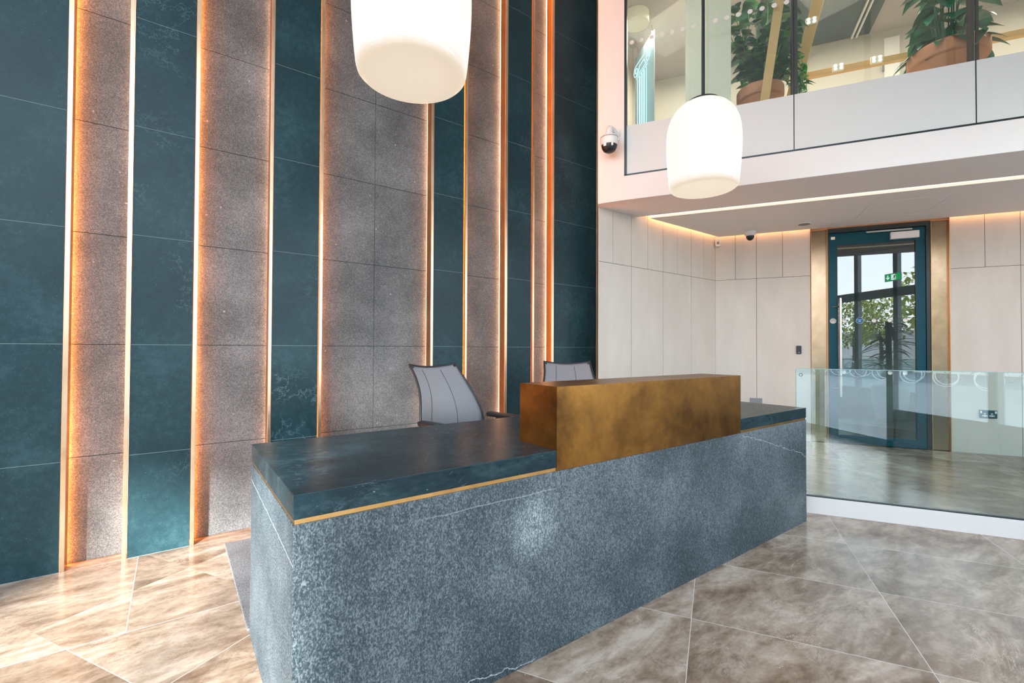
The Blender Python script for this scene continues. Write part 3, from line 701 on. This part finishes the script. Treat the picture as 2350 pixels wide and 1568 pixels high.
# broad-leaved plant in the larger pot
p2 = thing('potted_plant', 'broad-leaved plant in a large terracotta pot behind the black mullion upstairs', 'potted plant', W(1.80, 5.02, 3.421), UVROT, 'terracotta potted plants in the upper room')
m = MB(); pot(m, .265, .36); m.obj('pot', M['terracotta'], p2)
MB().lathe([(.0001, .31), (.228, .305)], 28).obj('soil', M['soil'], p2)
m1, ms = MB(), MB()
for k in range(30):
    a = rnd.uniform(0, 6.28); rr = rnd.uniform(0, .15); b = Vector((rr*math.cos(a), rr*math.sin(a), .3)); hh = rnd.uniform(.38, 1.2)
    e = Vector((math.cos(a)*(rr+rnd.uniform(.02, .12)), math.sin(a)*(rr+rnd.uniform(.02, .12)), hh)); ms.tube([b, (b+e)/2+Vector((0, 0, .04)), e], .005, 5)
    for q in range(3):
        a2 = a+rnd.uniform(-1.2, 1.2); dd = Vector((math.cos(a2), math.sin(a2), rnd.uniform(-.9, .5)))
        leaf(m1, e-Vector((0, 0, .08*q)), dd, Vector((0, 0, 1)), rnd.uniform(.15, .24), rnd.uniform(.060, .088), .35, 6)
for a in (3.2, 3.5, 4.2, 4.6, 5.6, 2.9, 6.0):
    e = Vector((math.cos(a)*.20, math.sin(a)*.20, .37)); leaf(m1, e, Vector((math.cos(a), math.sin(a), -.15)), Vector((0, 0, 1)), .17, .035, .5, 5)
m1.obj('foliage', M['leaf'], p2, label='glossy deep green leaves'); ms.obj('stem', M['leaf'], p2)

# solid timbers standing in for the roof truss reflected in the glass
def beam(name, pts, w, h, label, cat):
    a, b = Vector(pts[0]), Vector(pts[1]); d = (b-a); L = d.length; d.normalize(); s = d.cross(Vector((-UY, UX, 0))).normalized(); n_ = s.cross(d).normalized()
    vs = [p+s*w*i+n_*h*j for p in (Vector((0, 0, 0)), b-a) for i, j in ((-.5, -.5), (.5, -.5), (.5, .5), (-.5, .5))]
    o = MB().add(vs, [(0, 1, 2, 3), (7, 6, 5, 4), (0, 4, 5, 1), (1, 5, 6, 2), (2, 6, 7, 3), (3, 7, 4, 0)]).obj(name, M['wood'], loc=a, bevel=.003)
    return tag(o, label, cat)
beam('reflected_brace', [W(.40, 4.672, 3.425), W(.60, 4.672, 4.90)], .075, .04, 'stand-in for a reflected roof timber crossing in front of the bushy potted plant upstairs', 'beam')
beam('reflected_brace', [W(.66, 5.32, 3.60), W(.96, 5.32, 4.80)], .10, .07, 'stand-in for a reflected roof timber just right of the black mullion upstairs', 'beam')
beam('reflected_rail', [W(.72, 5.50, 4.055), W(4.6, 5.50, 4.055)], .055, .06, 'stand-in for a reflected horizontal roof beam, set behind the upper glazing and the large pot', 'beam')
for u in (.75, 2.6, 4.5):
    pass
def spot(u, v, z, label):  # glowing fittings added in place of lamps reflected in the glass
    t = thing('reflected_spotlight', label, 'reflected_spotlight', W(u, v, z), UVROT, 'stand-ins for reflected four-lamp spotlights upstairs')
    MB().box(-.048, .048, .002, .03, -.033, .033).obj('housing', M['cream'], t, bevel=.003)
    for a in (-.024, .024):
        for b in (-.016, .016): MB().lathe([(.0001, 0), (.0125, 0)], 16, M=Matrix.Rotation(R(90), 4, 'X'), cx=a, cy=-.001, cz=b).obj('lens', M['lens'], t)
spot(.865, 5.25, 4.47, 'stand-in for a reflected four-lamp fitting high on the slanting timber')
spot(1.12, 5.435, 4.055, 'stand-in for a reflected four-lamp fitting on the rail nearest the slanting timber')
spot(1.43, 5.435, 4.055, 'stand-in for a reflected four-lamp fitting in the middle of the rail')
# cylinder standing in for a pendant reflected in the upper glazing
l2 = thing('pendant_lamp', 'cream cylinder standing in for a pendant reflected top left in the upper glazing', 'lamp', W(-.80, 5.22, 4.99), UVROT)
MB().lathe([(.0001, .008), (.125, .006), (.13, 0), (.135, .0), (.135, .40), (.10, .44), (.0001, .44)], 36, cz=-.10).xf(Matrix.Translation((0, 0, -.01))).obj('reflected_shade', M['cream'], l2)
# neon sign of a classical column
ns = thing('neon_sign', 'pale blue neon sign of a classical column glowing behind the upper glass', 'sign', W(-.80, 5.62, 3.10), UVROT)
mb = MB()
# local plane: origin at sign, x along the sign, z up; sign plane runs from near left to far right
A0 = Vector((0, 0, 0))
def NP(a, z): return Vector((a*.52, -a*.85, z))
def tubep(pts): mb.tube([NP(a, z) for a, z in pts], .0042, 6)
z0, z1 = .62, 1.50
for a in (-.13, -.075, -.055, -.01, .01, .055, .075, .13): tubep([(a, z0+.03), (a, z1-.05)])
tubep([(-.17, z0), (-.14, z0+.03), (.14, z0+.03), (.17, z0), (.10, z0-.03), (.0, z0-.01), (-.10, z0-.03), (-.17, z0)])
tubep([(-.16, z1-.03), (.16, z1-.03)]); tubep([(-.16, z1), (.16, z1)])
for s in (-1, 1):
    pts = []
    for i in range(34):
        th = i/33*2*math.pi*1.6; rr = .075*(1-i/33*.82); pts.append((s*(.17+rr*math.sin(th)), z1+.065+rr*math.cos(th)))
    tubep(pts)
tubep([(-.17, z1+.14), (.17, z1+.14)]); tubep([(-.10, z1+.02), (-.07, z1+.08), (.07, z1+.08), (.10, z1+.02)])
mb.obj('neon_tube', M['neon'], ns)
mb = MB()
ring = [NP(-.05+.04*math.cos(t*.5), .50+.05*math.sin(t*.5)) for t in range(1, 12)]
mb.tube(ring, .0042, 6); mb.tube([NP(.05+.04*math.cos(t*.5), .50+.05*math.sin(t*.5)) for t in range(1, 12)], .0042, 6)
mb.obj('neon_letter', M['neon'], ns)
MB().add([NP(-.27, .40), NP(.27, .40), NP(.27, 1.80), NP(-.27, 1.80)], [(0, 1, 2, 3)]).xf(Matrix.Translation((.03, .02, 0))).obj('backing_panel', plain('sign_backing', (.30, .40, .44), .4), ns, solid=.006)
for q in (-.2, .2): MB().cyl(NP(q, 1.8)+Vector((.03, .02, 0)), NP(q, 1.895)+Vector((.03, .02, 0)), .004, 8).obj('hanging_wire', M['steel'], ns)

# ------------------------------------------------------------------ rest of the lobby (behind the camera): street front
YW = -1.25
o = MB().box(-3.1, 9.0, -1.4, 5.0, CEIL, CEIL+.15).obj('ceiling_lobby', M['plasterw']); struct(o, 'high lobby ceiling')
LH = 2.0
o = MB().box(-3.1, -2.95, -1.3, 3.8, LH, 2.75).box(-3.1, -2.95, -1.3, 3.8, 5.9, CEIL).box(-3.1, -2.95, 3.0, 3.8, 0, CEIL).box(-3.1, -2.95, .85, .95, 2.75, 5.9).box(-3.1, -2.95, -.06, .95, 0, LH).obj('wall_street_left', M['plasterw']); struct(o, 'glazed left end wall of the lobby')  # low pier added and header set to cut the low spot beam
o = MB().box(8.3, 8.45, -1.3, 5, 0, CEIL).obj('wall_far_right', M['beige']); struct(o, 'right end wall')
w2 = empty('window_2', (0, YW, 0)); struct(w2, 'glazed street front behind the viewer')
m = MB()
for x in [-2.9, -1.7, -.5, .7, 1.9, 3.05, 3.9, 4.75, 5.7, 6.8, 7.9]:
    m.box(x-.045, x+.045, -.08, .0, 0, CEIL)
m.box(-2.95, 8.3, -.08, 0, 2.24, 2.40).box(-2.95, 8.3, -.08, 0, 0, .10).box(-2.95, 8.3, -.07, -.01, 4.3, 4.38)
m.obj('window_frame', M['grey'], w2)
PX = [(.745, 1.855), (-.455, .655)]
m = MB()
for a, b in [(5.3, 6.755)]: m.box(a, b, -.05, -.03, .1, 2.24)
m.box(.7, 8.3, -.06, -.02, 3.3, CEIL).box(-2.95, .7, -.06, -.02, 5.45, CEIL)
MB().box(1.95, 8.3, -.065, -.015, .10, .50).obj('dark_reflection_panel', M['grey'], w2)  # unseen panel added to darken what the counter front reflects
m.box(-2.16, -.5, -.06, -.02, .1, 2.24)
m.obj('light_blocker', M['plasterw'], w2)  # unseen panels added to block the spot, sky light and stray reflections
# exterior
o = MB().box(-60, 60, -14, -1.34, -.16, -.05).box(-60, -3.0, -1.34, 30, -.16, -.05).obj('ground', M['pave']); struct(o, 'pale paving outside')
o = MB().box(-60, 60, -60, -14, -.2, -.08).obj('ground_road', M['asphalt']); struct(o, 'road outside')
rt = random.Random(11)
def tree(x, y, s, label):
    t = thing('tree', label, 'tree', (x, y, -.06), 0, 'street trees outside the lobby')
    MB().tube([(0, 0, 0), (.05, 0, 1.5*s), (0, .05, 3.2*s)], .14*s, 10, rs=[.17*s, .13*s, .08*s]).obj('trunk', M['bark'], t)
    m = MB()
    for k in range(1500):
        a = rt.uniform(0, 6.28); b = rt.uniform(-1, 1); r_ = (rt.uniform(.35, 1))**.5*1.9*s
        q = math.sqrt(1-b*b); c = Vector((r_*q*math.cos(a), r_*q*math.sin(a), 3.9*s+r_*b*1.05))
        leaf(m, c, Vector((rt.uniform(-1, 1), rt.uniform(-1, 1), rt.uniform(-1, .6))), Vector((0, 0, 1)), .26*s, .085*s, .2, 2)
    m.obj('crown', M['leafd'], t)
for x, y, q in [(-3.4, -10.9, .82), (-12.2, -15.2, .74), (-15.8, -20.4, .84), (-1.0, -14.6, 1.0), (-20.5, -15.0, .95), (-9.4, -21.5, 1.1)]:
    tree(x, y, q, 'yellow-green leafy street tree standing across the paving outside')
o = MB().box(-30, 2, -26, -25.8, -.1, 2.6).xf(Matrix.Rotation(R(-12), 4, 'Z')).obj('wall_street_far', M['white']); struct(o, 'pale low wall across the street')
def bike(x, y, rot, first=[None]):
    if first[0] is None:
        t = thing('bicycle', 'parked bicycle on the paving outside, seen only as a reflection in the glass', 'bicycle', (x, y, -.05), rot, 'parked bicycles outside the lobby')
        first[0] = t
        for sx in (-.52, .52):
            w_ = MB().tube([(sx+.33*math.cos(a*math.pi/14), 0, .34+.33*math.sin(a*math.pi/14)) for a in range(28)], .017, 8, closed=True)
            for k in range(8): w_.tube([(sx, 0, .34), (sx+.32*math.cos(k*math.pi/4), 0, .34+.32*math.sin(k*math.pi/4))], .002, 4)
            w_.obj('wheel', M['white'], t)
        MB().tube([(-.52, 0, .34), (-.05, 0, .30), (-.18, 0, .82), (-.52, 0, .34)], .014, 8).tube([(-.05, 0, .30), (.38, 0, .78), (-.16, 0, .76)], .016, 8).tube([(.52, 0, .34), (.38, 0, .78), (.35, 0, .95)], .013, 8).obj('bicycle_frame', M['grey'], t)
        MB().tube([(.36, -.25, .97), (.35, 0, .95), (.36, .25, .97)], .012, 8).obj('handlebar', M['black'], t)
        MB().box(-.30, -.08, -.06, .06, .84, .88).obj('saddle', M['black'], t, bevel=.015)
    else:
        t = copy_tree(first[0]); t.location = (x, y, -.05); t.rotation_euler = (0, 0, rot)
for k in range(7): bike(-5.2-1.75*k, -12.6-.5*k, -.80+.12*(k % 3))
# planter beside the street front
pp = thing('planter', 'white planter with a tall leafy plant, reflected in the door glass', 'planter', W(2.75, 3.42, 0), 0)
MB().lathe([(.0001, 0), (.17, 0), (.25, .30), (.27, .62), (.25, .64), (.23, .6), (.0001, .58)], 32).obj('pot', M['white'], pp)
m = MB(); ms = MB()
for k in range(60):
    a = rt.uniform(0, 6.28); e = Vector((math.cos(a)*rt.uniform(0, .12), math.sin(a)*rt.uniform(0, .12), rt.uniform(.9, 1.75)))
    leaf(m, e, Vector((math.cos(a), math.sin(a), rt.uniform(-.1, .7))), Vector((0, 0, 1)), rt.uniform(.3, .5), .035, .4, 5)
for k in range(4): ms.tube([(.03*k-.05, 0, .55), (.03*k-.05, .02, 1.75)], .012, 6)
m.obj('foliage', plain('backlit_leaf', (.12, .05, .03), .5), pp); ms.obj('stem', M['bark'], pp)  # brown backlit look put into the leaf colour
# exit sign above the street doors
ex = thing('exit_sign', 'green exit sign above the street doors, reflected in the door glass', 'sign', (3.95, YW+.10, 2.58), 0)
MB().box(-.16, .16, -.02, .0, -.07, .07).obj('housing', M['white'], ex)
MB().box(-.15, .15, .0005, .003, -.06, .06).obj('sign_face', emit('exit_face_glow', (.01, .55, .16), 2.2), ex)
M['sym'] = emit('exit_symbol_glow', (.8, 1, .9), 4)
MB().box(-.045+.02, .045+.02, .0035, .005, -.05, .05).obj('door_symbol', M['sym'], ex)
MB().tube([(.055, .007, .032), (.040, .007, .0)], .009, 8).tube([(.040, .007, 0), (.052, .007, -.022), (.045, .007, -.042)], .006, 6).tube([(.040, .007, 0), (.020, .007, -.022), (.004, .007, -.024)], .006, 6).tube([(.050, .007, .020), (.028, .007, .022), (.018, .007, .006)], .005, 6).tube([(.050, .007, .020), (.066, .007, .004)], .005, 6).lathe([(.0001, 0), (.009, 0)], 14, M=Matrix.Rotation(R(90), 4, 'X'), cx=.058, cy=.007, cz=.044).obj('running_figure', M['green'], ex)
MB().tube([(-.09, .006, .04), (-.09, .006, -.03)], .008, 6).tube([(-.06, .006, 0), (-.09, .006, -.035), (-.12, .006, 0)], .008, 6).obj('arrow_symbol', M['sym'], ex)

# ------------------------------------------------------------------ light
w = bpy.data.worlds.new('world'); scn.world = w; w.use_nodes = True; nt = w.node_tree; nt.nodes.clear()
out = nt.nodes.new('ShaderNodeOutputWorld'); bg = nt.nodes.new('ShaderNodeBackground')
tc = nt.nodes.new('ShaderNodeTexCoord'); sx = nt.nodes.new('ShaderNodeSeparateXYZ'); rp = nt.nodes.new('ShaderNodeValToRGB')
nt.links.new(tc.outputs['Generated'], sx.inputs[0]); nt.links.new(sx.outputs['Z'], rp.inputs[0])
rp.color_ramp.elements[0].position = .0; rp.color_ramp.elements[0].color = (.95, .97, 1, 1)
rp.color_ramp.elements[1].position = .7; rp.color_ramp.elements[1].color = (.62, .79, 1, 1)
nt.links.new(rp.outputs[0], bg.inputs[0]); bg.inputs[1].default_value = 4.8; nt.links.new(bg.outputs[0], out.inputs[0])
# spot added outside, standing in for low sun thrown back by the street
sp_ = bpy.data.lights.new('low_sun_stand_in', 'SPOT'); sp_.energy = 54000; sp_.shadow_soft_size = .45; sp_.spot_size = R(11); sp_.spot_blend = .5; sp_.color = (1, .985, .96)
so_ = bpy.data.objects.new('low_sun_stand_in', sp_); C.objects.link(so_); so_.location = (-8.6, -8.3, 4.9)
so_.rotation_euler = (so_.location-Vector((.25, 2.75, -.15))).to_track_quat('Z', 'Y').to_euler()
gl_ = bpy.data.lights.new('desk_patch_spot', 'SPOT'); gl_.energy = 4800; gl_.shadow_soft_size = .05; gl_.spot_size = R(2.0); gl_.spot_blend = .9; gl_.color = (1, .97, .92)  # narrow spot added for the soft bright patch on the desk front
go_ = bpy.data.objects.new('desk_patch_spot', gl_); C.objects.link(go_); go_.location = (-.9, -6.0, 2.3)
go_.rotation_euler = (go_.location-Vector((1.17, 1.44, .54))).to_track_quat('Z', 'Y').to_euler()
# area lamps added under the upper ceiling to brighten that room
for u in (-.45, 1.2, 3.0):
    a = bpy.data.lights.new('upper_room_fill', 'AREA'); a.energy = 28; a.size = .7; a.color = (1, .88, .72)
    ob = bpy.data.objects.new('upper_room_fill', a); C.objects.link(ob); ob.location = W(u, 5.55, 4.93)

scn.view_settings.view_transform = 'Standard'; scn.view_settings.look = 'None'; scn.view_settings.gamma = 1
scn.view_settings.exposure = 0.5
